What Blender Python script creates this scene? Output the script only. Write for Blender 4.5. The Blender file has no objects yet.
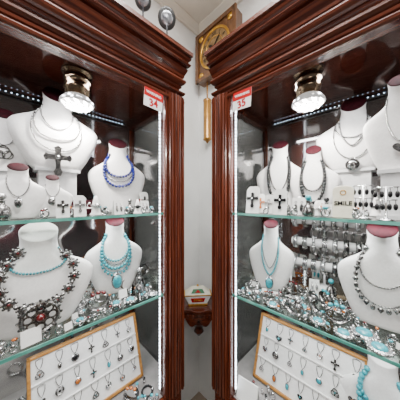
import bpy, bmesh, math, random
from mathutils import Matrix, Vector
random.seed(7)
E=1.95           # eye height
R2=math.sqrt(2)
D=0.60           # cabinet depth
L=1.25           # cabinet length
S1,S2,S3=E-.062,E-.46,E-.97
CEIL=E+1.72
col=bpy.context.scene.collection

# ------------------------------------------------------------ materials
def mat(name,c,rough=.5,metal=0,c2=None,scale=30,bump=0,emit=None,es=0,stretch=(1,1,1),coat=0,detail=4,spec=.5):
    m=bpy.data.materials.new(name); m.use_nodes=True
    nt=m.node_tree; b=nt.nodes['Principled BSDF']
    b.inputs['Roughness'].default_value=rough; b.inputs['Metallic'].default_value=metal
    b.inputs['Coat Weight'].default_value=coat; b.inputs['Specular IOR Level'].default_value=spec
    tc=nt.nodes.new('ShaderNodeTexCoord'); mp=nt.nodes.new('ShaderNodeMapping')
    mp.inputs['Scale'].default_value=stretch
    nt.links.new(tc.outputs['Object'],mp.inputs['Vector'])
    n=nt.nodes.new('ShaderNodeTexNoise'); n.inputs['Scale'].default_value=scale; n.inputs['Detail'].default_value=detail
    nt.links.new(mp.outputs['Vector'],n.inputs['Vector'])
    r=nt.nodes.new('ShaderNodeValToRGB')
    if c2 is None: c2=tuple(x*.86 for x in c)
    r.color_ramp.elements[0].position=.35; r.color_ramp.elements[1].position=.65
    r.color_ramp.elements[0].color=(*c2,1); r.color_ramp.elements[1].color=(*c,1)
    nt.links.new(n.outputs['Fac'],r.inputs['Fac']); nt.links.new(r.outputs['Color'],b.inputs['Base Color'])
    if bump:
        bp=nt.nodes.new('ShaderNodeBump'); bp.inputs['Strength'].default_value=bump; bp.inputs['Distance'].default_value=.002
        nt.links.new(n.outputs['Fac'],bp.inputs['Height']); nt.links.new(bp.outputs['Normal'],b.inputs['Normal'])
    if emit:
        b.inputs['Emission Color'].default_value=(*emit,1); b.inputs['Emission Strength'].default_value=es
    return m
def glass(name,tint,refl,rough=.02):
    m=bpy.data.materials.new(name); m.use_nodes=True; nt=m.node_tree; nt.nodes.clear()
    o=nt.nodes.new('ShaderNodeOutputMaterial'); t=nt.nodes.new('ShaderNodeBsdfTransparent'); g=nt.nodes.new('ShaderNodeBsdfGlossy')
    t.inputs['Color'].default_value=(*tint,1); g.inputs['Roughness'].default_value=rough
    lw=nt.nodes.new('ShaderNodeLayerWeight'); lw.inputs['Blend'].default_value=.25
    mu=nt.nodes.new('ShaderNodeMath'); mu.operation='MULTIPLY'; mu.inputs[1].default_value=refl
    mx=nt.nodes.new('ShaderNodeMixShader')
    nt.links.new(lw.outputs['Fresnel'],mu.inputs[0]); nt.links.new(mu.outputs[0],mx.inputs[0])
    nt.links.new(t.outputs[0],mx.inputs[1]); nt.links.new(g.outputs[0],mx.inputs[2]); nt.links.new(mx.outputs[0],o.inputs[0])
    return m
WOODV=mat('mahogany_vertical',(.120,.025,.010),.26,0,(.042,.008,.004),11,.2,stretch=(9,9,.4),coat=.28,detail=7)
WOODH=mat('mahogany_horizontal',(.120,.025,.010),.26,0,(.042,.008,.004),11,.2,stretch=(.4,9,9),coat=.28,detail=7)
DARKW=mat('dark_gloss_panel',(.075,.020,.012),.10,0,(.036,.010,.006),8,0,stretch=(.6,5,5),coat=.4,spec=.5)
OAK=mat('golden_oak',(.42,.20,.05),.4,0,(.28,.12,.025),18,.1,stretch=(1,5,5))
CLOCKW=mat('walnut_clock',(.15,.06,.018),.35,0,(.07,.027,.008),18,.1,stretch=(4,4,1),coat=.3)
WALL=mat('painted_wall',(.78,.785,.77),.75,0,(.73,.735,.72),6,.1)
CEILM=mat('ceiling_paint',(.82,.78,.68),.8,0,(.77,.73,.64),6)
FLOORM=mat('floor_tile',(.26,.20,.15),.4,0,(.17,.13,.10),5)
WHITE=mat('white_leatherette',(.80,.785,.775),.5,0,(.74,.725,.715),120,.2)
RISER=mat('white_acrylic',(.72,.72,.73),.25,0)
DECK=mat('grey_laminate_deck',(.30,.28,.28),.25,0,(.2,.19,.19),10)
MAROON=mat('maroon_velvet',(.030,.0005,.004),.75,0,(.014,.0002,.002),60,spec=.15)
SILVER=mat('silver',(.80,.80,.81),.16,1,(.34,.34,.35),110)
PALE=mat('pale_bright_silver',(.74,.74,.74),.24,.85,(.32,.32,.33),150)
OXID=mat('oxidised_silver',(.50,.49,.48),.26,1,(.07,.07,.075),170)
TURQ=mat('turquoise',(.035,.36,.42),.3,0,(.012,.18,.23),90,coat=.5)
BLUE=mat('blue_bead',(.008,.016,.22),.15,0,(.003,.006,.07),60,coat=.6)
BLACK=mat('black_bead',(.004,.004,.005),.25,0,coat=.2)
RED=mat('garnet_stone',(.10,.003,.004),.2,0,coat=.6)
AMBER=mat('amber_stone',(.40,.11,.015),.2,0,coat=.6)
BRASS=mat('brass',(.72,.40,.07),.28,.8,(.48,.24,.03),30)
WEIGHT=mat('aged_brass',(.36,.17,.025),.3,.45,(.25,.115,.015),20,coat=.3)
BRONZE=mat('bronze_socket',(.36,.26,.18),.22,1,(.18,.13,.08),40)
CARD=mat('white_card',(.80,.80,.78),.6)
CREAM=mat('cream_plaque',(.84,.80,.66),.5,0,(.74,.70,.55),60)
GREEN=mat('green_enamel',(.03,.18,.07),.4)
REDP=mat('red_print',(.42,.002,.004),.5,spec=.2)
INK=mat('black_ink',(.005,.005,.005),.5,spec=.2)
CHROME=mat('chrome',(.8,.8,.82),.1,1)
BLK=mat('black_metal',(.02,.02,.02),.35,0)
BULB=mat('bulb_glass',(1,1,1),.3,0,emit=(1,.97,.93),es=45)
BULBF=mat('bulb_facet',(.6,.6,.62),.15,.5,(.4,.4,.42),60,emit=(1,.97,.93),es=5)
BULBR=mat('bulb_reflector',(.45,.46,.48),.10,.8,(.15,.15,.16),60,emit=(1,.97,.93),es=.5)
LED=mat('led_dot',(1,1,1),.3,0,emit=(.80,.90,1),es=14)
LEDB=mat('blue_led_dot',(.6,.7,.9),.3,0,emit=(.60,.76,1),es=4.5)
LENS=mat('lamp_lens',(.45,.47,.5),.15,.6,(.12,.12,.14),60)
DIAL=mat('clock_dial',(.27,.17,.075),.4,.2,(.17,.10,.04),40)
GEDGE=mat('green_glass_edge',(.12,.36,.30),.12,0,(.05,.22,.18),20,coat=.6)
MIRROR=mat('mirror',(.76,.73,.72),.07,.93,(.70,.67,.66),3)
GSHELF=glass('shelf_glass',(.92,.97,.95),.45)
GPANE=glass('pane_glass',(.93,.945,.945),.9)

# ------------------------------------------------------------ mesh builder
class MB:
    def __init__(s): s.v=[];s.f=[];s.m=[]
    def add(s,vs,fs,M=None,mi=0):
        o=len(s.v)
        for p in vs:
            p=Vector(p)
            s.v.append(tuple(M@p) if M else tuple(p))
        for f in fs: s.f.append([i+o for i in f]); s.m.append(mi)
        return s
    def box(s,x0,x1,y0,y1,z0,z1,M=None,mi=0):
        vs=[(x,y,z) for x in(x0,x1) for y in(y0,y1) for z in(z0,z1)]
        return s.add(vs,[(0,1,3,2),(4,6,7,5),(0,4,5,1),(2,3,7,6),(0,2,6,4),(1,5,7,3)],M,mi)
    def lathe(s,prof,n=16,M=None,mi=0,cap=True):
        vs=[];fs=[]
        for r,z in prof:
            for i in range(n):
                a=2*math.pi*i/n; vs.append((r*math.cos(a),r*math.sin(a),z))
        for j in range(len(prof)-1):
            for i in range(n):
                k=(i+1)%n; fs.append((j*n+i,j*n+k,(j+1)*n+k,(j+1)*n+i))
        if cap: fs.append(tuple(range(n))[::-1]); fs.append(tuple(range((len(prof)-1)*n,len(prof)*n)))
        return s.add(vs,fs,M,mi)
    def sphere(s,c,r,seg=8,rings=5,sc=(1,1,1),mi=0,M=None):
        vs=[(c[0],c[1],c[2]+r*sc[2])];fs=[]
        for j in range(1,rings):
            p=math.pi*j/rings
            for i in range(seg):
                a=2*math.pi*i/seg
                vs.append((c[0]+r*sc[0]*math.sin(p)*math.cos(a),c[1]+r*sc[1]*math.sin(p)*math.sin(a),c[2]+r*sc[2]*math.cos(p)))
        vs.append((c[0],c[1],c[2]-r*sc[2])); b=len(vs)-1
        for i in range(seg):
            k=(i+1)%seg
            fs.append((0,1+i,1+k)); fs.append((b,b-seg+k,b-seg+i))
            for j in range(rings-2): fs.append((1+j*seg+i,1+(j+1)*seg+i,1+(j+1)*seg+k,1+j*seg+k))
        return s.add(vs,fs,M,mi)
    def tube(s,pts,r,n=6,closed=False,M=None,mi=0,flat=1):
        pts=[Vector(p) for p in pts]; N=len(pts); vs=[];fs=[]; up=None
        for i,p in enumerate(pts):
            if closed: t=pts[(i+1)%N]-pts[i-1]
            else: t=pts[min(i+1,N-1)]-pts[max(i-1,0)]
            if t.length<1e-9: t=Vector((0,0,1))
            t.normalize()
            if up is None:
                up=Vector((0,1,0)) if abs(t.y)<.9 else Vector((0,0,1))
            a=(up-t*up.dot(t))
            if a.length<1e-6: a=t.orthogonal()
            a.normalize(); up=a; b=t.cross(a)
            for k in range(n):
                q=2*math.pi*k/n; vs.append(p+a*math.cos(q)*r+b*math.sin(q)*r*flat)
        for i in range(N if closed else N-1):
            j=(i+1)%N
            for k in range(n):
                l=(k+1)%n; fs.append((i*n+k,i*n+l,j*n+l,j*n+k))
        if not closed: fs.append(tuple(range(n))[::-1]); fs.append(tuple(range((N-1)*n,N*n)))
        return s.add(vs,fs,M,mi)
    def ring(s,c,R,r,n=16,m=6,axis='y',a0=0,a1=360,M=None,mi=0,flat=1):
        cl=(a1-a0)>=360; cnt=n if cl else n+1; pts=[]
        for i in range(cnt):
            a=math.radians(a0+(a1-a0)*i/n); x,z=R*math.cos(a),R*math.sin(a)
            if axis=='y': pts.append((c[0]+x,c[1],c[2]+z))
            elif axis=='z': pts.append((c[0]+x,c[1]+z,c[2]))
            else: pts.append((c[0],c[1]+x,c[2]+z))
        return s.tube(pts,r,m,cl,M,mi,flat)
    def prism(s,poly,y0,y1,M=None,mi=0):
        n=len(poly); vs=[(x,y0,z) for x,z in poly]+[(x,y1,z) for x,z in poly]
        fs=[tuple(range(n)),tuple(range(2*n-1,n-1,-1))]+[(i,(i+1)%n,n+(i+1)%n,n+i) for i in range(n)]
        return s.add(vs,fs,M,mi)
    def prismz(s,poly,z0,z1,M=None,mi=0):
        n=len(poly); vs=[(x,y,z0) for x,y in poly]+[(x,y,z1) for x,y in poly]
        fs=[tuple(range(n)),tuple(range(2*n-1,n-1,-1))]+[(i,(i+1)%n,n+(i+1)%n,n+i) for i in range(n)]
        return s.add(vs,fs,M,mi)
    def obj(s,name,mats,parent=None,smooth=False,bevel=0,label=None):
        me=bpy.data.meshes.new(name); me.from_pydata(s.v,[],s.f)
        if not isinstance(mats,(list,tuple)): mats=[mats]
        for m in mats: me.materials.append(m)
        for p,mi in zip(me.polygons,s.m): p.material_index=mi
        bm=bmesh.new(); bm.from_mesh(me); bmesh.ops.recalc_face_normals(bm,faces=bm.faces); bm.to_mesh(me); bm.free()
        if smooth: 
            for p in me.polygons: p.use_smooth=True
        me.update()
        o=bpy.data.objects.new(name,me); col.objects.link(o)
        if parent: o.parent=parent
        if bevel:
            b=o.modifiers.new('bevel','BEVEL'); b.width=bevel; b.segments=2
        if label: o['label']=label
        return o
def tag(o,label,cat,group=None):
    o['label']=label; o['category']=cat
    if group: o['group']=group
    return o
def thing(name,label,cat,loc,rz=0,group=None):
    e=bpy.data.objects.new(name,None); e.empty_display_size=.05; col.objects.link(e)
    e.location=loc; e.rotation_euler=(0,0,rz)
    return tag(e,label,cat,group)
def clone(src,loc,rot,label=None):
    n=src.copy(); col.objects.link(n); n.location=loc; n.rotation_euler=rot
    if label: n['label']=label
    for ch in src.children:
        c=ch.copy(); col.objects.link(c); c.parent=n
        for g in ch.children:
            k=g.copy(); col.objects.link(k); k.parent=c
    return n
def text(s,loc,size,m,parent,rot,bold=.012):
    c=bpy.data.curves.new('lettering','FONT'); c.body=s; c.size=size; c.align_x='CENTER'; c.align_y='CENTER'; c.extrude=.0006
    c.offset=size*bold
    t=bpy.data.objects.new('lettering_curve',c); col.objects.link(t)
    bpy.context.view_layer.update()
    me=bpy.data.meshes.new_from_object(t.evaluated_get(bpy.context.evaluated_depsgraph_get()))
    bpy.data.objects.remove(t); me.materials.clear(); me.materials.append(m)
    o=bpy.data.objects.new('lettering',me); col.objects.link(o); o.parent=parent; o.location=loc; o.rotation_euler=rot; return o

# ------------------------------------------------------------ frames
ORG={-1:(-.084,1.0),1:(.063,1.0)}
ROT={-1:math.radians(45),1:math.radians(-45)}
def world(s,u,v):
    ox,oy=ORG[s]
    return (ox+s*(u+v)/R2, oy+(-u+v)/R2)
def uv(s,X,Y):
    ox,oy=ORG[s]; a=s*(X-ox); b=Y-oy
    return ((a-b)/R2,(a+b)/R2)
CX=(ORG[-1][0]+ORG[1][0])/2; CY=1+(D+.01)*R2+(ORG[1][0]-ORG[-1][0])/2   # room corner

# ------------------------------------------------------------ structure
def struct(o): o['kind']='structure'; return o
def wall(name,s):
    b=world(s,3.0,D+.01)
    n=Vector((s/R2,1/R2,0))*.1
    p=[(CX,CY),(b[0],b[1]),(b[0]+n.x,b[1]+n.y),(CX,CY+.1*R2)]
    m=MB().prismz(p,0,CEIL); return struct(m.obj(name,WALL))
wall('wall_left',-1); wall('wall_right',1)
struct(MB().box(-2.6,2.6,-2.5,2.2,-.1,0).obj('floor',FLOORM))
struct(MB().box(-2.6,2.6,-2.5,2.2,CEIL,CEIL+.1).obj('ceiling',CEILM))
for i,s in enumerate((-1,1)):
    M=Matrix.Translation((*world(s,0,0),0))@Matrix.Rotation(ROT[s],4,'Z')
    x0,x1=(-.70,2.6)
    prof=[(D+.009,CEIL-.07),(D-.01,CEIL-.07),(D-.015,CEIL-.05),(D-.05,CEIL-.015),(D-.05,CEIL-.001),(D+.009,CEIL-.001)]
    m=MB(); n=len(prof)
    vs=[(s*x0,a,b) for a,b in prof]+[(s*x1,a,b) for a,b in prof]
    m.add(vs,[tuple(range(n)),tuple(range(n,2*n))]+[(k,(k+1)%n,n+(k+1)%n,n+k) for k in range(n)],M)
    struct(m.obj('trim_%d'%(i+1),CEILM))

# ------------------------------------------------------------ cabinets
def cabinet(s):
    c=thing('display_cabinet','tall dark mahogany jewellery display cabinet with deep crown moulding','display cabinet',(*world(s,0,0),0),ROT[s])
    X=lambda u:s*u
    def bx(name,u0,u1,v0,v1,z0,z1,m,par=None,**k):
        mb=MB(); a,b=sorted((X(u0),X(u1))); mb.box(a,b,v0,v1,z0,z1); return mb.obj(name,m,par or c,**k)
    zt=E+.52
    bx('base',0.01,L-.01,.01,D,.08,S3-.012,WOODH,bevel=.003)
    bx('plinth',.03,L-.03,.03,D,0,.08,WOODH)
    bx('deck',.01,L-.01,.03,D-.01,S3-.012,S3,DECK)
    W=.116
    def post(u0,flip):
        pts=[(0,.05),(0,-.002),(.010,-.002)]
        def bead(cx,r,h):
            for i in range(7):
                a=math.pi-math.pi*i/6; pts.append((cx+r*math.cos(a),-.002-h*math.sin(a)))
        pts.append((.011,-.010)); pts.append((.018,-.010)); pts.append((.0195,.012))
        for cx,r,h in((.0275,.0065,.007),(.0435,.0075,.010),(.0605,.0075,.012),(.0765,.0065,.007)):
            bead(cx,r,h); pts.append((cx+r+.0006,.012)); pts.append((cx+r+.0013,.012))
        pts.extend([(.087,.012),(.088,-.004),(.098,-.004),(.099,.010),(.106,.010),(.107,.004),(W,.004),(W,.05)])
        poly=[]
        for u,v in pts:
            uu=u0+(W-u if flip else u); poly.append((X(uu),v))
        MB().prismz(poly,S3-.01,zt+.01).obj('post',WOODV,c)
    post(0,False); post(L-W,True)
    for u0 in (.0,L-.04): bx('back_post',u0,u0+.04,D-.04,D,S3,zt,WOODV)
    bx('bottom_rail',W,L-W,0,.03,S3-.05,S3-.002,WOODH,bevel=.004)
    prof=[(-.05,.50),(-.004,.50),(.002,.505),(.004,.512),(0,.518),(-.012,.520),(-.012,.527),(-.004,.530),(-.002,.538),(-.008,.542),(.000,.547),(.006,.553),(.006,.560),(-.010,.563),(-.018,.566),(-.018,.584),(-.010,.587),(-.008,.594),(-.014,.597),
          (.000,.604),(.008,.610),(.011,.618),(.008,.626),(-.010,.629),(-.010,.636),(.000,.640),(.002,.650),(.012,.664),(.020,.678),(.010,.682),(.010,.688),(.028,.692),(.034,.700),(.030,.707),(.016,.710),(.020,.718),(.032,.724),(.036,.732),(.028,.735),(.044,.742),(.044,.760),(-.05,.760)]
    q=.6 if s<0 else .3
    n=len(prof); vs=[];fs=[]
    for e,z in prof:
        z+=E; f=e*q if e>0 else e
        vs+=[(X(-f),D,z),(X(-f),-e,z),(X(L+e),-e,z),(X(L+e),D,z)]
    for j in range(n):
        k=(j+1)%n
        for i in range(3): fs.append((j*4+i,j*4+i+1,k*4+i+1,k*4+i))
    MB().add(vs,fs).obj('cornice',WOODH,c)
    bx('cabinet_ceiling',.03,L-.03,.03,D-.005,E+.535,E+.56,DARKW)
    bx('cabinet_top',.03,L-.03,.03,D-.005,E+.72,E+.74,WOODH)
    bx('back_panel',.04,L-.04,D-.03,D-.01,S3,E+.535,MIRROR,label='mirrored back panel')
    bx('side_glass',.018,.024,.05,D-.04,S3,E+.535,GPANE)
    bx('side_glass',L-.024,L-.018,.05,D-.04,S3,E+.535,GPANE)
    for z in (S1,S2):
        sh=bx('glass_shelf',.03,L-.03,.052,D-.045,z-.010,z,GSHELF,label='clear glass shelf with green edge')
        mb=MB(); mb.box(*sorted((X(W+.001),X(L-W-.001))),.0185,.0215,z-.010,z+.0005)
        mb.obj('shelf_edge',GEDGE,sh)
        bx('shelf_lip',W+.001,L-W-.001,.0215,.052,z-.010,z,GSHELF,par=sh)
        for uu in (.035,L-.05):
            for vv in (.08,.45): bx('shelf_clip',uu,uu+.015,vv,vv+.02,z-.022,z-.010,CHROME)
    led=bx('led_strip',W+.002,W+.008,.0315,.040,S3+.02,E+.52,CHROME,label='vertical led strip beside the post')
    mb=MB(); z=S3+.04
    while z<E+.51:
        a,b=sorted((X(W+.008),X(W+.0115))); mb.box(a,b,.032,.039,z,z+.010); z+=.017
    mb.obj('led_light',LED,led)
    led=bx('led_strip',.08,L-.08,D-.06,D-.045,E+.519,E+.527,BLK,label='led strip along the back top')
    mb=MB(); u=.10
    while u<L-.1:
        a,b=sorted((X(u),X(u+.005))); mb.box(a,b,D-.0615,D-.060,E+.521,E+.525); u+=.020
    mb.obj('led_light',LEDB,led)
    return c
for s in(-1,1): cabinet(s)

def lamp(s,X,Y):
    t=thing('cabinet_spotlight','bronze cylinder socket with ribbed white spot bulb','light',(X,Y,E+.535),0)
    m=MB().lathe([(.056,0),(.056,-.006),(.046,-.010),(.046,-.026),(.049,-.029),(.049,-.036),(.046,-.039),(.046,-.062),(.049,-.065),(.049,-.073),(.044,-.077),(.043,-.096),(.03,-.100)],28); m.obj('lamp_socket',BRONZE,t,True)
    n=36; prof=[(.036,-.097),(.043,-.102),(.050,-.110),(.057,-.120),(.060,-.128),(.057,-.133)]
    m=MB(); vs=[];fs=[]
    for r,z in prof:
        for i in range(n):
            a=2*math.pi*i/n; rr=r*(1+(.07 if i%2 else 0)); vs.append((rr*math.cos(a),rr*math.sin(a),z))
    for j in range(len(prof)-1):
        for i in range(n):
            k=(i+1)%n; fs.append((j*n+i,j*n+k,(j+1)*n+k,(j+1)*n+i))
    m.add(vs,fs); m.obj('bulb_reflector',BULBR,t)
    m=MB(); n=20; rr=[(.056,-.130),(.047,-.142),(.032,-.143),(.016,-.149)]
    vs=[(r*math.cos(2*math.pi*(i+.5*(j%2))/n),r*math.sin(2*math.pi*(i+.5*(j%2))/n),z-(.004 if (i+j)%2 else 0)) for j,(r,z) in enumerate(rr) for i in range(n)]
    m.v=vs
    for j in range(3):
        for i in range(n):
            k=(i+1)%n; m.f.append([j*n+i,j*n+k,(j+1)*n+k,(j+1)*n+i]); m.m.append((i+j)%2 if j<2 else 0)
    m.f.append(list(range(3*n,4*n))); m.m.append(0)
    m.obj('bulb_lens',[BULB,BULBF],t)
    l=bpy.data.lights.new('bulb_light','SPOT'); l.energy=24; l.spot_size=math.radians(168); l.spot_blend=.5; l.shadow_soft_size=.025; l.color=(1,.95,.88)
    o=bpy.data.objects.new('bulb_light',l); col.objects.link(o); o.location=(0,0,-.16); o.parent=t
lamp(-1,-.520,.805); lamp(1,.455,.80)

# ------------------------------------------------------------ busts
PROF=[(0,.52,.25),(.03,.58,.28),(.12,.70,.30),(.28,.86,.31),(.42,.97,.30),(.52,1.0,.27),(.58,.93,.25),(.64,.74,.23),(.69,.54,.22),(.74,.40,.21),(.80,.33,.20),(.9,.30,.19),(1,.32,.21)]
def pr(t):
    t=max(0,min(1,t))
    for a,b in zip(PROF,PROF[1:]):
        if t<=b[0]:
            k=(t-a[0])/(b[0]-a[0]); return a[1]+(b[1]-a[1])*k,a[2]+(b[2]-a[2])*k
    return PROF[-1][1:]
occ={}
TL=.9
def sqe(t): return .45 if t<.62 else .45+.55*min(1,(t-.62)/.14)
def bust(s,X,Y,z,H,W,rot=None,label='white leatherette necklace bust with maroon velvet neck',name='jewelry_bust',cap=None,backm=None,tilt=.9):
    global TL
    TL=tilt
    rz=(-math.atan2(X,Y)*.6+ROT[s]*.4) if rot is None else rot
    t=thing(name,label,'necklace display bust',(X,Y,z),rz)
    n=40;N=34;vs=[];fs=[]
    for j in range(N+1):
        q=j/N; w,d=pr(q); w*=W/2; d*=W/2; tl=max(0,(q-.74)/.26)*TL
        ex=sqe(q)
        for i in range(n):
            a=2*math.pi*i/n; sn=math.sin(a); x=w*math.cos(a); y=d*math.copysign(abs(sn)**ex,sn)
            vs.append((x,y,max(0,H*q*(.97)+y*tl)))
    m=MB()
    for j in range(N):
        for i in range(n):
            k=(i+1)%n; am=(i+.5)/n
            fs.append(((j*n+i,j*n+k,(j+1)*n+k,(j+1)*n+i),1 if .02<am<.48 else 0))
    m.v=vs
    for f,k in fs: m.f.append(list(f)); m.m.append(k)
    m.f.append(list(range(n))); m.m.append(0)
    m.obj('body',[WHITE,backm or MAROON],t,True)
    w,d=pr(1); w*=W/2; d*=W/2; m=MB(); vs=[];rr=[(.99,-.003),(1.0,0),(.97,.002),(.8,.004),(.45,.005)]
    for r,h in rr:
        for i in range(n):
            a=2*math.pi*i/n; x=w*r*math.cos(a); y=d*r*math.sin(a); vs.append((x,y-h*.5,H*.97+y*TL+h*.6))
    for j in range(len(rr)-1):
        for i in range(n):
            k=(i+1)%n; m.f.append([j*n+i,j*n+k,(j+1)*n+k,(j+1)*n+i]); m.m.append(0)
    m.v=vs; m.f.append(list(range((len(rr)-1)*n,len(rr)*n))); m.m.append(0)
    m.obj('neck_cap',cap or MAROON,t,True)
    u,v=uv(s,X,Y); occ.setdefault((s,round(z,2)),[]).append((u,v,W*.28))
    return t,(X,Y,z),rz,H,W
def bez(P0,P1,P2,P3,n=40):
    return [tuple((1-k)**3*a+3*(1-k)**2*k*b+3*(1-k)*k*k*c+k**3*d for a,b,c,d in zip(P0,P1,P2,P3)) for k in [i/n for i in range(n+1)]]
def strand(H,W,c1,c2,tl,tt=.82,off=.004,tm=None):
    P=bez((0,tl),(c1,tl),(c2,(tl*.55+tt*.45) if tm is None else tm),(.32,tt))
    half=[]
    for x,t in P:
        w,d=pr(t); x=min(x,w*.985)
        y=-d*max(0,1-(x/w)**2)**(sqe(t)/2); tlt=max(0,(t-.74)/.26)*TL
        half.append(Vector((x*W/2,y*W/2-off,H*t*.97+y*W/2*tlt)))
    h2=[Vector((-p.x,p.y,p.z)) for p in half]
    return h2[::-1]+half[1:]
def resample(P,sp):
    out=[P[0]];acc=0
    for a,b in zip(P,P[1:]):
        d=(b-a).length
        while acc+d>=sp:
            k=(sp-acc)/d; a=a+(b-a)*k; out.append(a.copy()); d=(b-a).length; acc=0
        acc+=d
    return out
def pend(m,m2,kind,c,z):
    x,y,zz=c
    if kind=='cross':
        m.prism([(x-.12*z,zz-z),(x+.12*z,zz-z),(x+.2*z,zz-.78*z),(x+.11*z,zz-.6*z),(x+.11*z,zz-.3*z),(x+.15*z,zz-.13*z),(x+.42*z,zz-.13*z),(x+.54*z,zz-.2*z),(x+.64*z,zz),(x+.54*z,zz+.2*z),(x+.42*z,zz+.13*z),(x+.15*z,zz+.13*z),(x+.13*z,zz+.42*z),(x+.2*z,zz+.5*z),(x,zz+.64*z),(x-.2*z,zz+.5*z),(x-.13*z,zz+.42*z),(x-.15*z,zz+.13*z),(x-.42*z,zz+.13*z),(x-.54*z,zz+.2*z),(x-.64*z,zz),(x-.54*z,zz-.2*z),(x-.42*z,zz-.13*z),(x-.15*z,zz-.13*z),(x-.11*z,zz-.3*z),(x-.11*z,zz-.6*z),(x-.2*z,zz-.78*z)],y-.06*z,y+.06*z)
        m2.sphere((x,y-.06*z,zz),.12*z)
    elif kind=='disc':
        M=Matrix.Translation(c)@Matrix.Rotation(math.pi/2,4,'X')
        m.lathe([(z*.5,-.04*z),(z*.5,.04*z),(z*.42,.1*z)],18,M); m2.sphere((x,y-.08*z,zz),z*.36,12,6,(1,.4,1))
        m.ring((x,y,zz+.56*z),.09*z,.03*z,10,5)
    elif kind=='rosette':
        m.ring((x,y,zz),z*.46,z*.06,28,6); m.ring((x,y,zz),z*.15,z*.04,16,5)
        for i in range(8):
            a=2*math.pi*i/8; m.ring((x+.30*z*math.cos(a),y-.01*z,zz+.30*z*math.sin(a)),z*.115,z*.032,12,5)
        for i in range(16):
            a=2*math.pi*i/16; m.sphere((x+.53*z*math.cos(a),y-.01*z,zz+.53*z*math.sin(a)),z*.05,6,4)
        m2.sphere((x,y-.03*z,zz),z*.12,10,6)
    elif kind=='drop':
        m.sphere((x,y,zz),z*.42,12,8,(.75,.3,1.2)); m2.sphere((x,y-.08*z,zz-.03*z),z*.34,12,8,(.75,.45,1.15)); m.ring((x,y,zz+.58*z),.09*z,.03*z,10,5,'x')
    elif kind=='naja':
        m.ring((x,y,zz),z*.42,z*.11,20,6,'y',-235,55)
        m.sphere((x,y,zz+.5*z),z*.15); m2.sphere((x,y-.02*z,zz-.02*z),z*.16)
    elif kind=='knot':
        for i in range(3):
            a=math.radians(90+i*120); m.ring((x+.22*z*math.cos(a),y,zz+.22*z*math.sin(a)),z*.25,z*.05,14,5)
        m.ring((x,y,zz),z*.36,z*.04,18,5); m2.sphere((x,y,zz),z*.08)
    elif kind=='heart':
        P=[]
        for i in range(24):
            a=2*math.pi*i/24; P.append((x+z*.03*16*math.sin(a)**3,zz+z*.03*(13*math.cos(a)-5*math.cos(2*a)-2*math.cos(3*a)-math.cos(4*a))))
        m.prism(P,y-.06*z,y+.06*z); m2.sphere((x,y-.06*z,zz),z*.15)
def necklace(b,strands,pnd=None,label='silver chain necklace',pm=SILVER,sm=TURQ,name='necklace'):
    t0,loc,rz,H,W=b
    t=thing(name,label,'necklace',loc,rz)
    low=None
    for st in strands:
        c1,c2,tl,r,sp,mt=st[:6]; kind=st[6] if len(st)>6 else 'bead'
        P=strand(H,W,c1,c2,tl,.82,off=r+.001)
        m=MB(); R=resample(P,sp)
        if kind=='bead':
            for p in R: m.sphere(p,r,7,5)
        elif kind=='chain':
            m.tube(P,r*.45,4)
            for i,p in enumerate(R): m.sphere(p,r,5,3,(1,.7,1))
        elif kind=='charm':
            m.tube(P,r*.25,4)
            for i,p in enumerate(R):
                m.sphere(p,r*.4,6,4); q=p+Vector((0,-.002,-r*1.5))
                if i%2: m.sphere(q,r,8,5,(.8,.4,1.1))
                else: m.prism([(q.x,q.z-r*1.1),(q.x+r,q.z+r*.3),(q.x+r*.4,q.z+r),(q.x-r*.4,q.z+r),(q.x-r,q.z+r*.3)],q.y-.002,q.y+.002)
        elif kind=='concho':
            m.tube(P,r*.12,5)
            for i,p in enumerate(R):
                if i%2: 
                    m.sphere(p,r*.30,7,5); continue
                M=Matrix.Translation(p)@Matrix.Rotation(math.pi/2,4,'X')
                m.lathe([(r*.62,-.002),(r*.62,.002),(r*.42,.005)],12,M)
                for q in range(8):
                    a=q*math.pi/4; m.sphere(p+Vector((r*.72*math.cos(a),0,r*.72*math.sin(a))),r*.20,5,4,(1,.5,1))
        m.obj('chain' if kind!='bead' else 'bead_strand',mt,t,True)
        if kind=='concho':
            for i,p in enumerate(R):
                if i%2==0: MB().sphere(p+Vector((0,-.005,0)),r*.20,7,5,(1,.6,1)).obj('stone',sm,t,True)
        if low is None or P[len(P)//2].z<low.z: low=P[len(P)//2]
    if pnd:
        kind,z=pnd[:2]; c=Vector(low)+Vector((0,-.006-z*.05,-z*.55))
        if len(pnd)>2: c=Vector((0,low.y-.014,low.z+pnd[2]))
        m,m2=MB(),MB(); pend(m,m2,kind,c,z); p=m.obj('pendant',pm,t,False); m2.obj('stone',sm,p,True)
    return t
def riser(s,X,Y,z0,z1,w,d,label='white acrylic riser block under a necklace bust'):
    t=MB(); t.box(-w/2,w/2,-d/2,d/2,0,.012).box(-w/2,w/2,-d/2,d/2,z1-z0-.012,z1-z0).box(-w*.42,w*.42,-d*.42,d*.42,.01,z1-z0-.01)
    o=t.obj('display_riser',RISER); o.location=(X,Y,z0); o.rotation_euler=(0,0,ROT[s]); tag(o,label,'display riser')
    u,v=uv(s,X,Y); occ.setdefault((s,round(z0,2)),[]).append((u,v,w*.65))
WL='white necklace bust with maroon neck'
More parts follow.
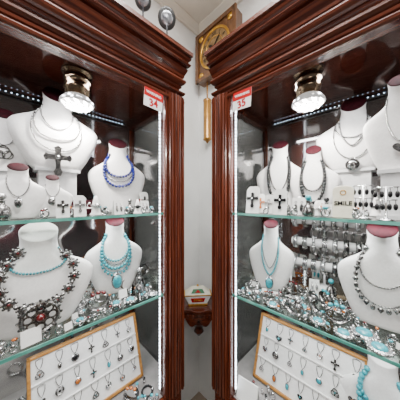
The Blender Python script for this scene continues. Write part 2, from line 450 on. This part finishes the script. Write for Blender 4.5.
# ---- left cabinet
riser(-1,-.647,.86,S1,E+.136,.16,.10)
b=bust(-1,-.647,.86,E+.136,.35,.325,label=WL+', raised on a riser',tilt=1.3)
necklace(b,[(.22,.42,.50,.0040,.008,OXID,'chain'),(.5,.62,.36,.0045,.009,OXID,'chain'),(.5,.75,.22,.004,.008,OXID,'chain')],('cross',.078,-.03),'layered silver chains with an ornate cross pendant',OXID,SILVER)
riser(-1,-.79,.765,S1,E+.125,.11,.09)
b=bust(-1,-.79,.765,E+.125,.23,.21,label=WL+', raised beside the cross display',tilt=1.2)
necklace(b,[(.2,.4,.4,.003,.006,OXID,'chain')],('knot',.06),'silver chain with a round knotwork pendant',OXID,OXID)
b=bust(-1,-.620,.648,S1,.18,.17,label='small '+WL)
necklace(b,[(.15,.4,.42,.0024,.005,OXID,'chain')],('drop',.036),'fine silver chain with a drop pendant',SILVER,OXID)
b=bust(-1,-.553,.712,S1,.15,.13,label='small '+WL)
necklace(b,[(.1,.38,.5,.0020,.005,OXID,'chain')],('disc',.030),'fine silver chain with a round pendant',SILVER,OXID)
b=bust(-1,-.446,1.033,S1,.38,.285,label=WL+' carrying blue beads',tilt=1.1)
necklace(b,[(.5,.68,.36,.0085,.016,BLUE),(.42,.60,.50,.0075,.0145,BLUE),(.46,.64,.43,.004,.010,OXID)],None,'double strand necklace of dark blue beads')
b=bust(-1,-.592,.70,S2,.355,.35,label='large white necklace bust carrying a concho necklace',cap=WHITE)
necklace(b,[(.30,.92,.27,.0240,.0225,OXID,'concho')],('rosette',.105,-.022),'heavy silver concho necklace with garnets and round pendant',OXID,RED)
necklace(b,[(.4,.58,.60,.0045,.009,TURQ)],None,'short strand of turquoise beads')
b=bust(-1,-.434,.97,S2,.365,.27,label=WL+' carrying turquoise beads')
necklace(b,[(.45,.70,.30,.0075,.0190,TURQ,'charm'),(.4,.66,.36,.0080,.0155,TURQ),(.35,.6,.46,.0060,.012,TURQ),(.38,.6,.41,.004,.009,OXID)],('drop',.08,-.035),'layered turquoise necklace with drops and large pendant')
# ---- right cabinet
b=bust(1,.438,1.04,S1,.375,.25,label=WL+' carrying dark beads',tilt=1.1)
necklace(b,[(.22,.62,.12,.0090,.0155,BLACK),(.2,.5,.30,.004,.008,BLACK,'chain')],('drop',.04),'long strand of dark beads with a small drop',SILVER,BLACK)
b=bust(1,.552,.925,S1,.315,.215,label=WL+' carrying black beads',tilt=1.2)
necklace(b,[(.35,.62,.16,.0085,.0145,BLACK),(.36,.56,.34,.005,.010,BLACK)],None,'double strand of glossy black beads')
riser(1,.695,.863,S1,E+.136,.15,.10)
b=bust(1,.695,.863,E+.136,.31,.29,label=WL+', raised on a riser',tilt=1.4)
necklace(b,[(.12,.4,.34,.0045,.008,OXID,'chain'),(.3,.6,.46,.004,.008,OXID,'chain'),(.3,.7,.15,.0035,.007,OXID,'chain')],('disc',.05),'layered silver chains with a round pendant',OXID,SILVER)
riser(1,.65,.615,S1,E+.098,.11,.09)
b=bust(1,.65,.615,E+.098,.30,.19,label='tall '+WL+', raised on a riser',tilt=1.3)
necklace(b,[(.15,.45,.3,.003,.006,OXID,'chain')],('heart',.04),'silver chain with a heart pendant',SILVER,OXID)
b=bust(1,.373,.998,S2,.345,.225,label=WL+' carrying a pendant necklace')
necklace(b,[(.12,.50,.24,.0050,.0095,TURQ),(.1,.42,.34,.003,.007,OXID,'chain')],('drop',.065),'turquoise bead necklace with a turquoise drop pendant')
b=bust(1,.675,.705,S2,.365,.27,label='large '+WL+' carrying a charm necklace',tilt=1.1)
necklace(b,[(.5,.74,.24,.0095,.021,OXID,'charm'),(.4,.6,.42,.004,.008,OXID,'chain')],None,'silver chain necklace hung with small silver charms')
b=bust(1,.715,.745,S3,.37,.28,label='white necklace bust carrying turquoise beads low down',cap=WHITE)
necklace(b,[(.4,.66,.34,.0110,.021,TURQ),(.4,.62,.50,.010,.019,TURQ)],('disc',.06),'turquoise bead necklace with a round silver pendant')

# ------------------------------------------------------------ display trays with pendants
def tray(s):
    u0,u1=.13,.60; uc=(u0+u1)/2; w=u1-u0
    X,Y=world(s,uc,.20)
    tilt=math.atan2(.10,.30); 
    t=thing('pendant_tray','slanted white padded pendant tray with golden oak frame','display tray',(X,Y,S3),ROT[s])
    M=Matrix.Translation((0,0,.005))@Matrix.Rotation(-tilt,4,'X'); H=.32; fw=.012
    fr=MB()
    for a in ((-w/2,-w/2+fw,0,H),(w/2-fw,w/2,0,H),(-w/2,w/2,0,fw),(-w/2,w/2,H-fw,H)): fr.box(a[0],a[1],-.014,.014,a[2],a[3],M)
    fr.obj('frame',OAK,t,bevel=.002)
    p=MB(); p.box(-w/2+.010,w/2-.010,-.004,.010,.010,H-.010,M)
    for i in range(1,3): z=H*i/3; p.box(-w/2+.012,w/2-.012,-.010,-.003,z-.002,z+.002,M)
    p.obj('pad',WHITE,t)
    l=MB(); l.box(-.02,.02,.115,.125,0,.24); l.obj('easel_leg',OAK,t)
    TM=Matrix.Translation((X,Y,S3))@Matrix.Rotation(ROT[s],4,'Z')@M
    kinds=['drop','cross','disc','heart','knot','drop','naja']
    stn=[TURQ,BLACK,OXID,OXID,SILVER,AMBER,TURQ]
    words={'drop':'teardrop','cross':'cross','disc':'round','heart':'heart','knot':'knotwork','naja':'crescent'}
    sw={TURQ.name:'turquoise',BLACK.name:'black',RED.name:'garnet',OXID.name:'dark silver',SILVER.name:'silver',AMBER.name:'amber'}
    for r in range(3):
        for c in range(7):
            x=-w/2+.042+c*(w-.084)/6+random.uniform(-.006,.006); zt=.016+(r+1)*(H-.03)/3-.008
            k=random.choice(kinds); sm=random.choice(stn); z=random.uniform(.022,.036)
            if k=='cross': z*=.8
            e=thing('pendant_necklace','silver chain with %s %s pendant'%(sw[sm.name],words[k]),'necklace',(0,0,0),0,'pendant necklaces on the slanted tray')
            e.matrix_world=TM@Matrix.Translation((x,-.0075,zt))
            dz=random.uniform(.032,.048); hw=random.uniform(.010,.015)
            MB().tube([(-hw,0,0),(-hw*.9,0,-dz*.4),(-hw*.45,0,-dz*.8),(0,0,-dz),(hw*.45,0,-dz*.8),(hw*.9,0,-dz*.4),(hw,0,0),(0,0,.003)],.0013,4,True).obj('chain',OXID,e)
            m,m2=MB(),MB(); pend(m,m2,k,(0,-.003,-dz-z*.5),z); p=m.obj('pendant',OXID if c%2 else SILVER,e); m2.obj('stone',sm,p,True)
    for i in range(8): occ.setdefault((s,round(S3,2)),[]).append((u0+w*i/7,.26,.085))
tray(-1); tray(1)

# ------------------------------------------------------------ small jewellery items
def it_ring(sm,word):
    t=thing('ring','silver ring with %s stone on the glass shelf'%word,'ring',(0,0,0))
    MB().ring((0,0,.0135),.0105,.003,16,6).obj('band',SILVER,t,True)
    MB().sphere((0,0,.028),.0085,10,6,(1,.8,.6)).obj('stone',sm,t,True); return t
def it_cuff(sm,word):
    t=thing('cuff_bracelet','wide silver cuff bracelet set with %s stones'%word,'bracelet',(0,0,0))
    m=MB(); pts=[]
    for i in range(19):
        a=math.radians(-235+i*290/18); pts.append((.030*math.cos(a),0,.026+.024*math.sin(a)))
    vs=[];fs=[]
    for p in pts:
        p=Vector(p); c=Vector((0,0,.026)); d=(p-c).normalized()
        for yy,rr in((-.011,-.001),(-.011,.001),(0,.003),(.011,.001),(.011,-.001)):
            q=p+d*rr; vs.append((q.x,yy,max(0.0,q.z)))
    for i in range(18):
        for k in range(5): l=(k+1)%5; fs.append((i*5+k,i*5+l,(i+1)*5+l,(i+1)*5+k))
    fs+= [(0,1,2,3,4),tuple(90+k for k in range(5))]
    m.add(vs,fs).obj('band',OXID if word!='silver' else PALE,t,True)
    for a in(60,90,120): a=math.radians(a); MB().sphere((.031*math.cos(a),0,.028+.026*math.sin(a)),.0075,9,6,(1,1,.8)).obj('stone',sm,t,True)
    return t
def it_brooch(sm,word):
    t=thing('brooch','oval silver brooch with %s cabochon on the glass shelf'%word,'brooch',(0,0,0))
    m=MB().lathe([(.020,0),(.022,.003),(.017,.006)],18)
    for i in range(12):
        a=2*math.pi*i/12; m.sphere((.0205*math.cos(a),.0205*math.sin(a),.0045),.0035,6,4)
    m.obj('bezel',PALE,t,True); MB().sphere((0,0,.006),.014,12,6,(1,1,.5)).obj('stone',sm,t,True); return t
def it_card(sm,word):
    t=thing('earring_card','white folded earring card with %s dangling earrings'%word,'earrings',(0,0,0))
    M=Matrix.Rotation(-.2,4,'X')
    m=MB().box(-.018,.018,-.001,.001,0,.052,M); m.box(-.018,.018,-.001,.001,0,.05,Matrix.Translation((0,.021,0))@Matrix.Rotation(.2,4,'X')); m.obj('card',CARD,t)
    for x in(-.008,.008):
        m=MB(); m.ring((x,-.001,.038),.003,.0008,8,4,M=M); m.sphere((x,-.003,.021),.0065,8,6,(.8,.5,1.9),M=M); m.obj('earring',sm,t,True)
    return t
def it_box(sm,word):
    t=thing('ring_box','open maroon velvet ring box holding a %s ring'%word,'ring box',(0,0,0))
    MB().box(-.024,.024,-.02,.02,0,.022).obj('box_base',MAROON,t,bevel=.003)
    MB().box(-.024,.024,-.003,.003,0,.036,Matrix.Translation((0,.02,.020))@Matrix.Rotation(-.2,4,'X')).obj('lid',MAROON,t,bevel=.002)
    MB().box(-.019,.019,-.015,.013,.0221,.026).obj('cushion',CARD,t,bevel=.001)
    m=MB().ring((0,0,.033),.009,.0018,14,5); m.sphere((0,0,.044),.005); m.obj('ring',SILVER,t,True); return t
def it_finger(sm,word):
    t=thing('ring_cone','white cone stand wearing a %s ring'%word,'ring stand',(0,0,0))
    MB().lathe([(.016,0),(.016,.004),(.012,.008),(.0085,.04),(.004,.055),(.001,.057)],14).obj('cone',WHITE,t,True)
    m=MB().ring((0,0,.028),.0115,.003,14,5,'z'); m.sphere((0,-.013,.028),.008,8,6); m.obj('ring',sm,t,True); return t
def it_tag(sm,word):
    t=thing('price_tag','small white folded price tag','price tag',(0,0,0))
    m=MB().box(-.014,.014,-.0006,.0006,0,.026,Matrix.Translation((0,-.006,0))@Matrix.Rotation(-.25,4,'X')); m.box(-.014,.014,-.0006,.0006,0,.026,Matrix.Translation((0,.0068,0))@Matrix.Rotation(.25,4,'X')); m.obj('tag_card',CARD,t); return t
def it_bracelet(sm,word):
    t=thing('bead_bracelet','coiled bracelet of %s beads on the glass shelf'%word,'bracelet',(0,0,0))
    m=MB()
    for i in range(18):
        a=2*math.pi*i/18; m.sphere((.026*math.cos(a),.022*math.sin(a),.0050),.0050,7,5)
    m.obj('bead_strand',sm,t,True); MB().sphere((0,-.023,.007),.007).obj('clasp',SILVER,t,True); return t
def it_flask(sm,word):
    t=thing('perfume_flask','small silver perfume flask with %s stopper'%word,'perfume bottle',(0,0,0))
    MB().lathe([(.012,0),(.018,.004),(.02,.018),(.015,.034),(.007,.042),(.007,.05),(.01,.052)],16).obj('bottle',OXID,t,True)
    m=MB().sphere((0,0,.062),.010,10,6); m.obj('stopper',sm,t,True); return t
def it_pendstand(sm,word):
    t=thing('pendant_easel','white card easel with a %s cross pendant'%word,'pendant display',(0,0,0))
    M=Matrix.Rotation(-.15,4,'X')
    m=MB(); m.prism([(-.02,0),(.02,0),(.02,.07),(.012,.08),(-.012,.08),(-.02,.07)],-.001,.001,M); m.box(-.004,.004,.0,.002,0,.06,Matrix.Translation((0,.03,0))@Matrix.Rotation(.35,4,'X')); m.obj('card',CARD,t)
    m,m2=MB(),MB(); pend(m,m2,'cross',(0,-.004,.044),.028); 
    for q in(m,m2): q.v=[tuple(M@Vector(v)) for v in q.v]
    p=m.obj('pendant',sm,t); m2.obj('stone',SILVER,p); return t
MATS=[(TURQ,'turquoise'),(OXID,'dark silver'),(PALE,'silver'),(PALE,'silver'),(OXID,'dark silver'),(TURQ,'turquoise'),(RED,'garnet'),(BLACK,'black'),(AMBER,'amber')]
RADII={it_ring:.012,it_cuff:.028,it_brooch:.0235,it_card:.022,it_box:.028,it_finger:.0165,it_tag:.015,it_bracelet:.028,it_flask:.020,it_pendstand:.022}
cache={}
GN={it_ring:'stone rings',it_cuff:'cuff bracelets',it_brooch:'brooches',it_card:'earring cards',it_box:'ring boxes',it_finger:'ring cones',it_tag:'price tags',it_bracelet:'bead bracelets',it_flask:'perfume flasks',it_pendstand:'pendant easels'}
def put(fn,mw,s,u,v,z,rot=0,sc=1):
    X,Y=world(s,u,v); key=(fn.__name__,mw[1])
    if key not in cache:
        t=fn(*mw); cache[key]=t; t.location=(X,Y,z); t.rotation_euler=(0,0,ROT[s]+rot); t['group']=GN[fn]
    else: t=clone(cache[key],(X,Y,z),(0,0,ROT[s]+rot))
    t.scale=(sc,sc,sc)
    occ.setdefault((s,round(z,2)),[]).append((u,v,RADII[fn]*sc)); return t
def scatter(s,z,n,kinds,ur,vr,sc=(.9,1.15)):
    k=0;tries=0
    while k<n and tries<9000:
        tries+=1
        fn=random.choice(kinds); q=random.uniform(*sc); r=RADII[fn]*q
        u=random.uniform(*ur); v=random.uniform(*vr)
        if v-r<.022 or v+r>D-.05: continue
        if any((u-a)**2+(v-b)**2<(r+c+.0005)**2 for a,b,c in occ.get((s,round(z,2)),[])): continue
        put(fn,random.choice(MATS),s,u,v,z,random.uniform(-.5,.5) if fn in(it_card,it_box,it_pendstand,it_tag,it_flask) else random.uniform(-1.2,1.2),q); k+=1
def bangle_stand(s,X,Y,z,H,w,rot):
    t=thing('bangle_stand','white three-tier T-bar stand for bangles','bracelet stand',(X,Y,z),rot)
    MB().lathe([(.05,0),(.05,.008),(.02,.014),(.008,.016)],20).obj('base',WHITE,t,True)
    MB().lathe([(.006,.012),(.006,H)],12).obj('pole',CHROME,t,True)
    src={}
    for i in range(3):
        zz=.115+i*(H-.125)/2
        m=MB().lathe([(.018,-w/2),(.022,-w/2+.006),(.022,w/2-.006),(.018,w/2)],16,Matrix.Translation((0,0,zz))@Matrix.Rotation(math.pi/2,4,'Y')); m.obj('bar',WHITE,t,True)
        for k in range(7):
            x=-w/2+.022+k*(w-.044)/6+random.uniform(-.004,.004); M=Matrix.Translation((X,Y,z))@Matrix.Rotation(rot,4,'Z')
            R=.033; kd=random.choice([0,1,2,3]); p=M@Vector((x,0,zz-R+.0290))
            if kd not in src:
                m=MB(); mt=[OXID,PALE,PALE,SILVER][kd]
                if kd in(0,1): # wide band: a lathe about the bar axis
                    m.lathe([(R-.001,-.011),(R+.002,-.011),(R+.004,0),(R+.002,.011),(R-.001,.011),(R-.001,-.011)],26,Matrix.Rotation(math.pi/2,4,'Y'),cap=False)
                elif kd==2:
                    for q in range(14):
                        a=2*math.pi*q/14; m.sphere((0,R*math.cos(a),R*math.sin(a)),.0088,8,5)
                else:
                    for dx in(-.008,0,.008): m.ring((dx,0,0),R,.0036,24,6,'x')
                src[kd]=m.obj('bangle',mt,None,True); o=src[kd]
            else: o=src[kd].copy(); col.objects.link(o)
            o.location=p; o.rotation_euler=(0,0,rot+random.uniform(-.15,.15)); tag(o,['dark silver cuff bangle hanging on a white bar','wide polished silver bangle hanging on a white bar','large beaded silver bangle hanging on a white bar','triple strand silver bangle hanging on a white bar'][kd],'bracelet','bangles on the three-tier stand')
    u,v=uv(s,X,Y)
    for d in(-.09,0,.09): occ.setdefault((s,round(z,2)),[]).append((u+d,v,.05))
bangle_stand(1,.645,.985,S2,.36,.31,ROT[1]*.9)
def smile():
    X,Y=.498,.662
    t=thing('smile_plaque','cream carved plaque reading SMILE on the glass shelf','sign',(X,Y,S1),ROT[1]*.85)
    M=Matrix.Rotation(-.08,4,'X')
    MB().prism([(-.030,0),(.030,0),(.030,.098),(.026,.107),(.010,.112),(-.010,.112),(-.026,.107),(-.030,.098)],-.004,.004,M).obj('plaque',CREAM,t,bevel=.0015)
    MB().ring((0,-.005,.088),.008,.0015,12,4,M=M).obj('ornament',BRASS,t,True)
    text('SMILE',(0,-.0010,.050),.0205,INK,t,(math.pi/2-.08,0,0),.025)
    u,v=uv(1,X,Y); occ.setdefault((1,round(S1,2)),[]).append((u,v,.033))
smile()
def etree(s,X,Y,z,h):
    t=thing('earring_tree','chrome earring rack hung with black drop earrings','earring stand',(X,Y,z),ROT[s])
    m=MB().lathe([(.022,0),(.022,.004),(.005,.007),(.003,.012),(.003,h)],12); m.tube([(-.028,0,h),(.028,0,h)],.002,6); m.tube([(-.024,0,h*.62),(.024,0,h*.62)],.002,6); m.obj('rack',CHROME,t,True)
    for x in(-.024,-.009,.009,.024):
        for zz in (h,h*.62):
            xx=x*(1 if zz==h else .85)
            m=MB().tube([(xx,-.002,zz),(xx,-.003,zz-.016)],.0009,4); m.sphere((xx,-.003,zz-.021),.007,8,6,(.8,.6,1.5)); m.obj('earring',BLACK,t,True)
    u,v=uv(s,X,Y); occ.setdefault((s,round(z,2)),[]).append((u,v,.032))
etree(1,.550,.640,S1,.11)
etree(1,.560,.572,S1,.10)
TQ=(TURQ,'turquoise')
put(it_pendstand,(BLACK,'black'),1,.20,.06,S1,.1,1.6); put(it_pendstand,(BLACK,'black'),1,.33,.06,S1,.1,1.4); put(it_card,(BLACK,'black'),1,.395,.09,S1,.1,1.4)
put(it_pendstand,(OXID,'dark silver'),1,.265,.09,S1,-.1,1.1)
put(it_box,(PALE,'silver'),-1,.47,.20,S1,0,1.1); put(it_box,(PALE,'silver'),-1,.40,.17,S1,.1,1.1); put(it_pendstand,(PALE,'silver'),-1,.46,.06,S1,0,1.0)
put(it_finger,(PALE,'silver'),-1,.40,.08,S1,0,1.4); put(it_pendstand,(OXID,'dark silver'),-1,.515,.05,S1,0,1.0)
put(it_flask,(PALE,'silver'),-1,.17,.16,S2,0,1.5)
put(it_cuff,(RED,'garnet'),-1,.385,.10,S2,-.2,1.3); put(it_flask,(OXID,'dark silver'),-1,.20,.10,S2,0,1.2)
for u,v,q in((.60,.10,1.7),(.55,.055,1.3),(.64,.05,1.5),(.47,.07,1.2),(.40,.13,1.2),(.30,.06,1.1)): put(it_brooch,TQ,1,u,v,S2,0,q)
put(it_cuff,TQ,1,.52,.12,S2,.3,1.2); put(it_cuff,TQ,-1,.22,.20,S2,.3,1.3); put(it_brooch,TQ,-1,.26,.07,S2,0,1.3)
put(it_tag,(PALE,'silver'),1,.175,.065,S3,.1,3.6); put(it_tag,(PALE,'silver'),-1,.60,.05,S2,.1,1.8); put(it_tag,(PALE,'silver'),-1,.27,.13,S2,.1,1.4)
for s in(-1,1):
    scatter(s,S1,30,[it_card,it_finger,it_pendstand,it_ring,it_box,it_ring,it_flask],(.15,.78),(.03,.17),(.9,1.2))
    scatter(s,S1,16,[it_card,it_flask,it_pendstand,it_finger],(.10,.80),(.2,.54),(1.1,1.5))
    scatter(s,S2,14,[it_cuff,it_brooch],(.15,.75),(.03,.26),(.9,1.15))
    scatter(s,S2,130,[it_cuff,it_brooch,it_ring,it_ring,it_ring,it_bracelet,it_tag],(.14,.78),(.03,.29),(.65,.95))
    scatter(s,S2,30,[it_cuff,it_card,it_flask,it_bracelet,it_cuff,it_card],(.06,.8),(.27,.55),(1.0,1.4))
    scatter(s,S3,40,[it_cuff,it_brooch,it_ring,it_bracelet,it_cuff],(.14,.75),(.03,.2),(.8,1.2))
    scatter(s,S3,14,[it_cuff,it_bracelet,it_flask],(.06,.8),(.34,.55),(1,1.4))

# ------------------------------------------------------------ red and white tags hanging from the header
def sticker(s,u,z,num):
    X,Y=world(s,u,.0)
    t=thing('notice_tag','red and white notice tag hanging beside the post','sign',(X,Y,z),ROT[s])
    t.rotation_euler=(0,.06,ROT[s])
    MB().box(-.048,.048,-.0006,.0006,-.042,.042).obj('tag_sheet',CARD,t)
    MB().box(-.048,.048,-.0014,-.0006,.004,.042).obj('red_band',REDP,t)
    text('WARNING',(0,-.0018,.023),.0160,CARD,t,(math.pi/2,0,0),.02)
    text(num,(0,-.0012,-.019),.046,REDP,t,(math.pi/2,-.15,0),.03)
sticker(-1,.182,E+.460,'34'); sticker(1,.182,E+.460,'35')

# ------------------------------------------------------------ wall clock
def clock():
    X,Y=world(1,-.42,D+.01)
    t=thing('wall_clock','square walnut and brass wall clock with hanging brass weight','clock',(X,Y,E+1.11),ROT[1])
    w=.22;H=.43
    m=MB().box(-w,w,-.10,0,0,H); 
    for a in((-w-.01,-w+.03,-.01,H+.01),(w-.03,w+.01,-.01,H+.01),(-w,w,-.01,.025),(-w,w,H-.025,H+.01)): m.box(a[0],a[1],-.115,-.09,a[2],a[3])
    m.obj('case',CLOCKW,t,bevel=.004)
    M=Matrix.Translation((0,-.10,H/2))@Matrix.Rotation(math.pi/2,4,'X')
    MB().lathe([(.155,0),(.155,.006),(.14,.008)],48,M).obj('dial',DIAL,t,True)
    MB().ring((0,-.108,H/2),.158,.011,48,8).obj('bezel',BRASS,t,True)
    MB().ring((0,-.109,H/2),.095,.003,40,6).obj('inner_ring',BRASS,t,True)
    for i in range(12):
        a=math.radians(90-30*i); n=['XII','I','II','III','IIII','V','VI','VII','VIII','IX','X','XI'][i]
        text(n,(.122*math.cos(a),-.109,H/2+.122*math.sin(a)),.036,INK,t,(math.pi/2,-(a-math.pi/2),0))
    MB().prism([(-.008,-.02),(.008,-.02),(.012,.05),(0,.08),(-.012,.05)],-.113,-.111,Matrix.Translation((0,0,H/2))@Matrix.Rotation(-.9,4,'Y')).obj('hour_hand',INK,t)
    MB().prism([(-.006,-.02),(.006,-.02),(.007,.08),(0,.115),(-.007,.08)],-.116,-.114,Matrix.Translation((0,0,H/2))@Matrix.Rotation(.7,4,'Y')).obj('minute_hand',INK,t)
    for a in(-1,1):
        for b in(0,1): MB().lathe([(.03,0),(.026,.006),(.008,.012)],12,Matrix.Translation((a*.165,-.10,.045+b*(H-.09)))@Matrix.Rotation(math.pi/2,4,'X')).obj('corner_ornament',BRASS,t,True)
    dx=-.132
    m=MB().tube([(dx,-.05,.003),(dx,-.05,-.16)],.005,6)
    for i in range(9): m.sphere((dx,-.05,-.012-i*.017),.009,7,5)
    m.obj('chain',WEIGHT,t,True)
    MB().lathe([(.004,-.155),(.012,-.163),(.036,-.168),(.041,-.178),(.037,-.190),(.037,-.53),(.041,-.540),(.036,-.548),(.018,-.558),(.006,-.576)],24,Matrix.Translation((dx,-.05,0))).obj('weight',WEIGHT,t,True)
clock()
def toplamp(X,Y,z,r):
    t=thing('clamp_lamp','round black rimmed spotlight on a stem above the cabinet','spotlight',(X,Y,E+.74),0)
    h=z-(E+.74); a=-math.atan2(X,Y)
    MB().lathe([(.03,0),(.03,.01),(.005,.014),(.005,h-r*.6)],12).obj('stem',CHROME,t,True)
    M=Matrix.Translation((0,0,h))@Matrix.Rotation(a,4,'Z')@Matrix.Rotation(math.pi/2+.5,4,'X')
    MB().lathe([(r*.3,-r*1.2),(r*.8,-r*.8),(r,-.01),(r,.012),(r*.86,.014)],24,M).obj('lamp_head',BLK,t,True)
    MB().lathe([(r*.84,.008),(r*.6,.016),(r*.2,.02)],24,M).obj('lens',LENS,t,True)
toplamp(-.188,1.08,E+1.03,.05); toplamp(-.300,1.0,E+1.05,.042)

# ------------------------------------------------------------ corner shelf and box
def corner():
    z=E-.90
    t=thing('corner_shelf','carved mahogany corner wall shelf between the cabinets','shelf',(CX,CY-.004,z),0)
    R=.40
    P=[(0,0)]
    for i in range(41):
        a=math.radians(-135+90*i/40); rr=R*(1+.025*math.cos(8*math.pi*i/40)); P.append((rr*math.cos(a),rr*math.sin(a)))
    MB().prismz(P,-.02,0).obj('shelf_top',WOODH,t,bevel=.004)
    m=MB(); n=96; vs=[];fs=[]
    for i in range(n+1):
        a=math.radians(-134+88*i/n); low=-.075-.065*abs(math.cos(5*math.pi*i/n))
        for rr,zz in((R-.02,-.02),(R-.035,-.02),(R-.035,low),(R-.02,low)): vs.append((rr*math.cos(a),rr*math.sin(a),zz))
    for i in range(n):
        for k in range(4): l=(k+1)%4; fs.append((i*4+k,i*4+l,(i+1)*4+l,(i+1)*4+k))
    fs+=[(0,1,2,3),tuple(n*4+k for k in range(4))]
    m.add(vs,fs)
    for i in range(13):
        a=math.radians(-130+80*i/12); m.sphere(((R-.018)*math.cos(a),(R-.018)*math.sin(a),-.055),.011,10,6,(1,.8,1.7))
    m.obj('carved_apron',WOODH,t)
    m=MB(); 
    for s in(-1,1):
        M=Matrix.Rotation(s*math.radians(45),4,'Z')
        m.box(-.012 if s<0 else -.006,.006 if s<0 else .012,-.32,-.02,-.16,-.02,M)
    m.lathe([(.13,-.02),(.12,-.12),(.09,-.16),(.10,-.18),(.055,-.23),(.032,-.26),(.045,-.29),(.012,-.33)],16,Matrix.Translation((0,-.20,0)))
    m.obj('bracket',WOODV,t)
    p=thing('ornamental_box','wide cream, red and green ornamental box with gold trim','box',(CX-.010,CY-.28,z),.08)
    def fr(a,b,z0,z1,d0,d1):
        return ([(-a,-d0,z0),(a,-d0,z0),(a,d0,z0),(-a,d0,z0),(-b,-d1,z1),(b,-d1,z1),(b,d1,z1),(-b,d1,z1)],[(0,1,2,3),(4,5,6,7),(0,1,5,4),(1,2,6,5),(2,3,7,6),(3,0,4,7)])
    MB().add(*fr(.078,.112,.012,.085,.032,.048)).obj('body',CARD,p,bevel=.003)
    MB().add(*fr(.081,.084,0,.013,.034,.036)).obj('foot',BRASS,p,bevel=.002)
    MB().add(*fr(.116,.120,.085,.094,.051,.054)).obj('rim',BRASS,p,bevel=.002)
    MB().add(*fr(.110,.050,.094,.150,.049,.012)).obj('lid',CREAM,p,bevel=.002)
    MB().sphere((0,0,.156),.010,10,6).obj('finial',BRASS,p,True)
    M=Matrix.Translation((0,-.0418,.049))@Matrix.Rotation(math.atan2(.016,.073),4,'X')
    MB().prism([(-.050,-.018),(.050,-.018),(.062,.018),(-.062,.018)],-.003,.002,M).obj('red_panel',REDP,p)
    m=MB()
    for i in range(5): m.sphere((-.032+i*.016,-.004,0),.006,8,5,(1,.5,1.5),M=M)
    m.obj('gold_flowers',BRASS,p,True)
    ML=Matrix.Translation((0,-.032,.121))@Matrix.Rotation(-math.atan2(.037,.056),4,'X')
    MB().prism([(-.058,-.018),(.058,-.018),(.040,.016),(-.040,.016)],-.003,.002,ML).obj('green_panel',GREEN,p)
    MB().prism([(-.024,-.013),(.024,-.013),(0,.012)],-.005,-.002,ML).obj('red_emblem',REDP,p)
corner()

# ------------------------------------------------------------ lights
def area(name,loc,rot,sx,sy,e,c=(1,1,1)):
    l=bpy.data.lights.new(name,'AREA'); l.shape='RECTANGLE'; l.size=sx; l.size_y=sy; l.energy=e; l.color=c
    o=bpy.data.objects.new(name,l); col.objects.link(o); o.location=loc; o.rotation_euler=rot; return o
area('overhead_fill_light',(0,.2,CEIL-.05),(0,0,0),1.2,.8,105,(1,.98,.95))  # added overhead fill for walls and cabinets, no fixture behind it
area('front_fill_light',(0,-1.8,E+.9),(math.radians(70),0,0),1.4,.8,26,(1,.97,.94))  # added unseen fill from behind the camera, not a room lamp
for s in(-1,1):
    X,Y=world(s,.55,.14); area('cabinet_strip_light',(X,Y,E+.50),(math.radians(-8),0,ROT[s]),.9,.03,4.5,(.97,.98,1))
    X,Y=world(s,.45,.20); area('middle_shelf_fill_light',(X,Y,S1-.03),(0,0,ROT[s]),.8,.03,3.2,(.97,.98,1))  # added fill under the upper shelf, no strip is mounted there
    X,Y=world(s,.45,.15); area('deck_fill_light',(X,Y,S2-.03),(0,0,ROT[s]),.8,.03,2.3,(.97,.98,1))  # added fill to brighten the deck, the cabinet has no lamp here
w=bpy.data.worlds.new('world'); bpy.context.scene.world=w; w.use_nodes=True
w.node_tree.nodes['Background'].inputs[0].default_value=(.80,.75,.71,1); w.node_tree.nodes['Background'].inputs[1].default_value=.20
cam=bpy.data.cameras.new('camera'); cam.sensor_width=36; cam.lens=36*190/400; cam.clip_start=.01
co=bpy.data.objects.new('camera',cam); col.objects.link(co); co.location=(0,0,E); co.rotation_euler=(math.pi/2,0,0)
bpy.context.scene.camera=co
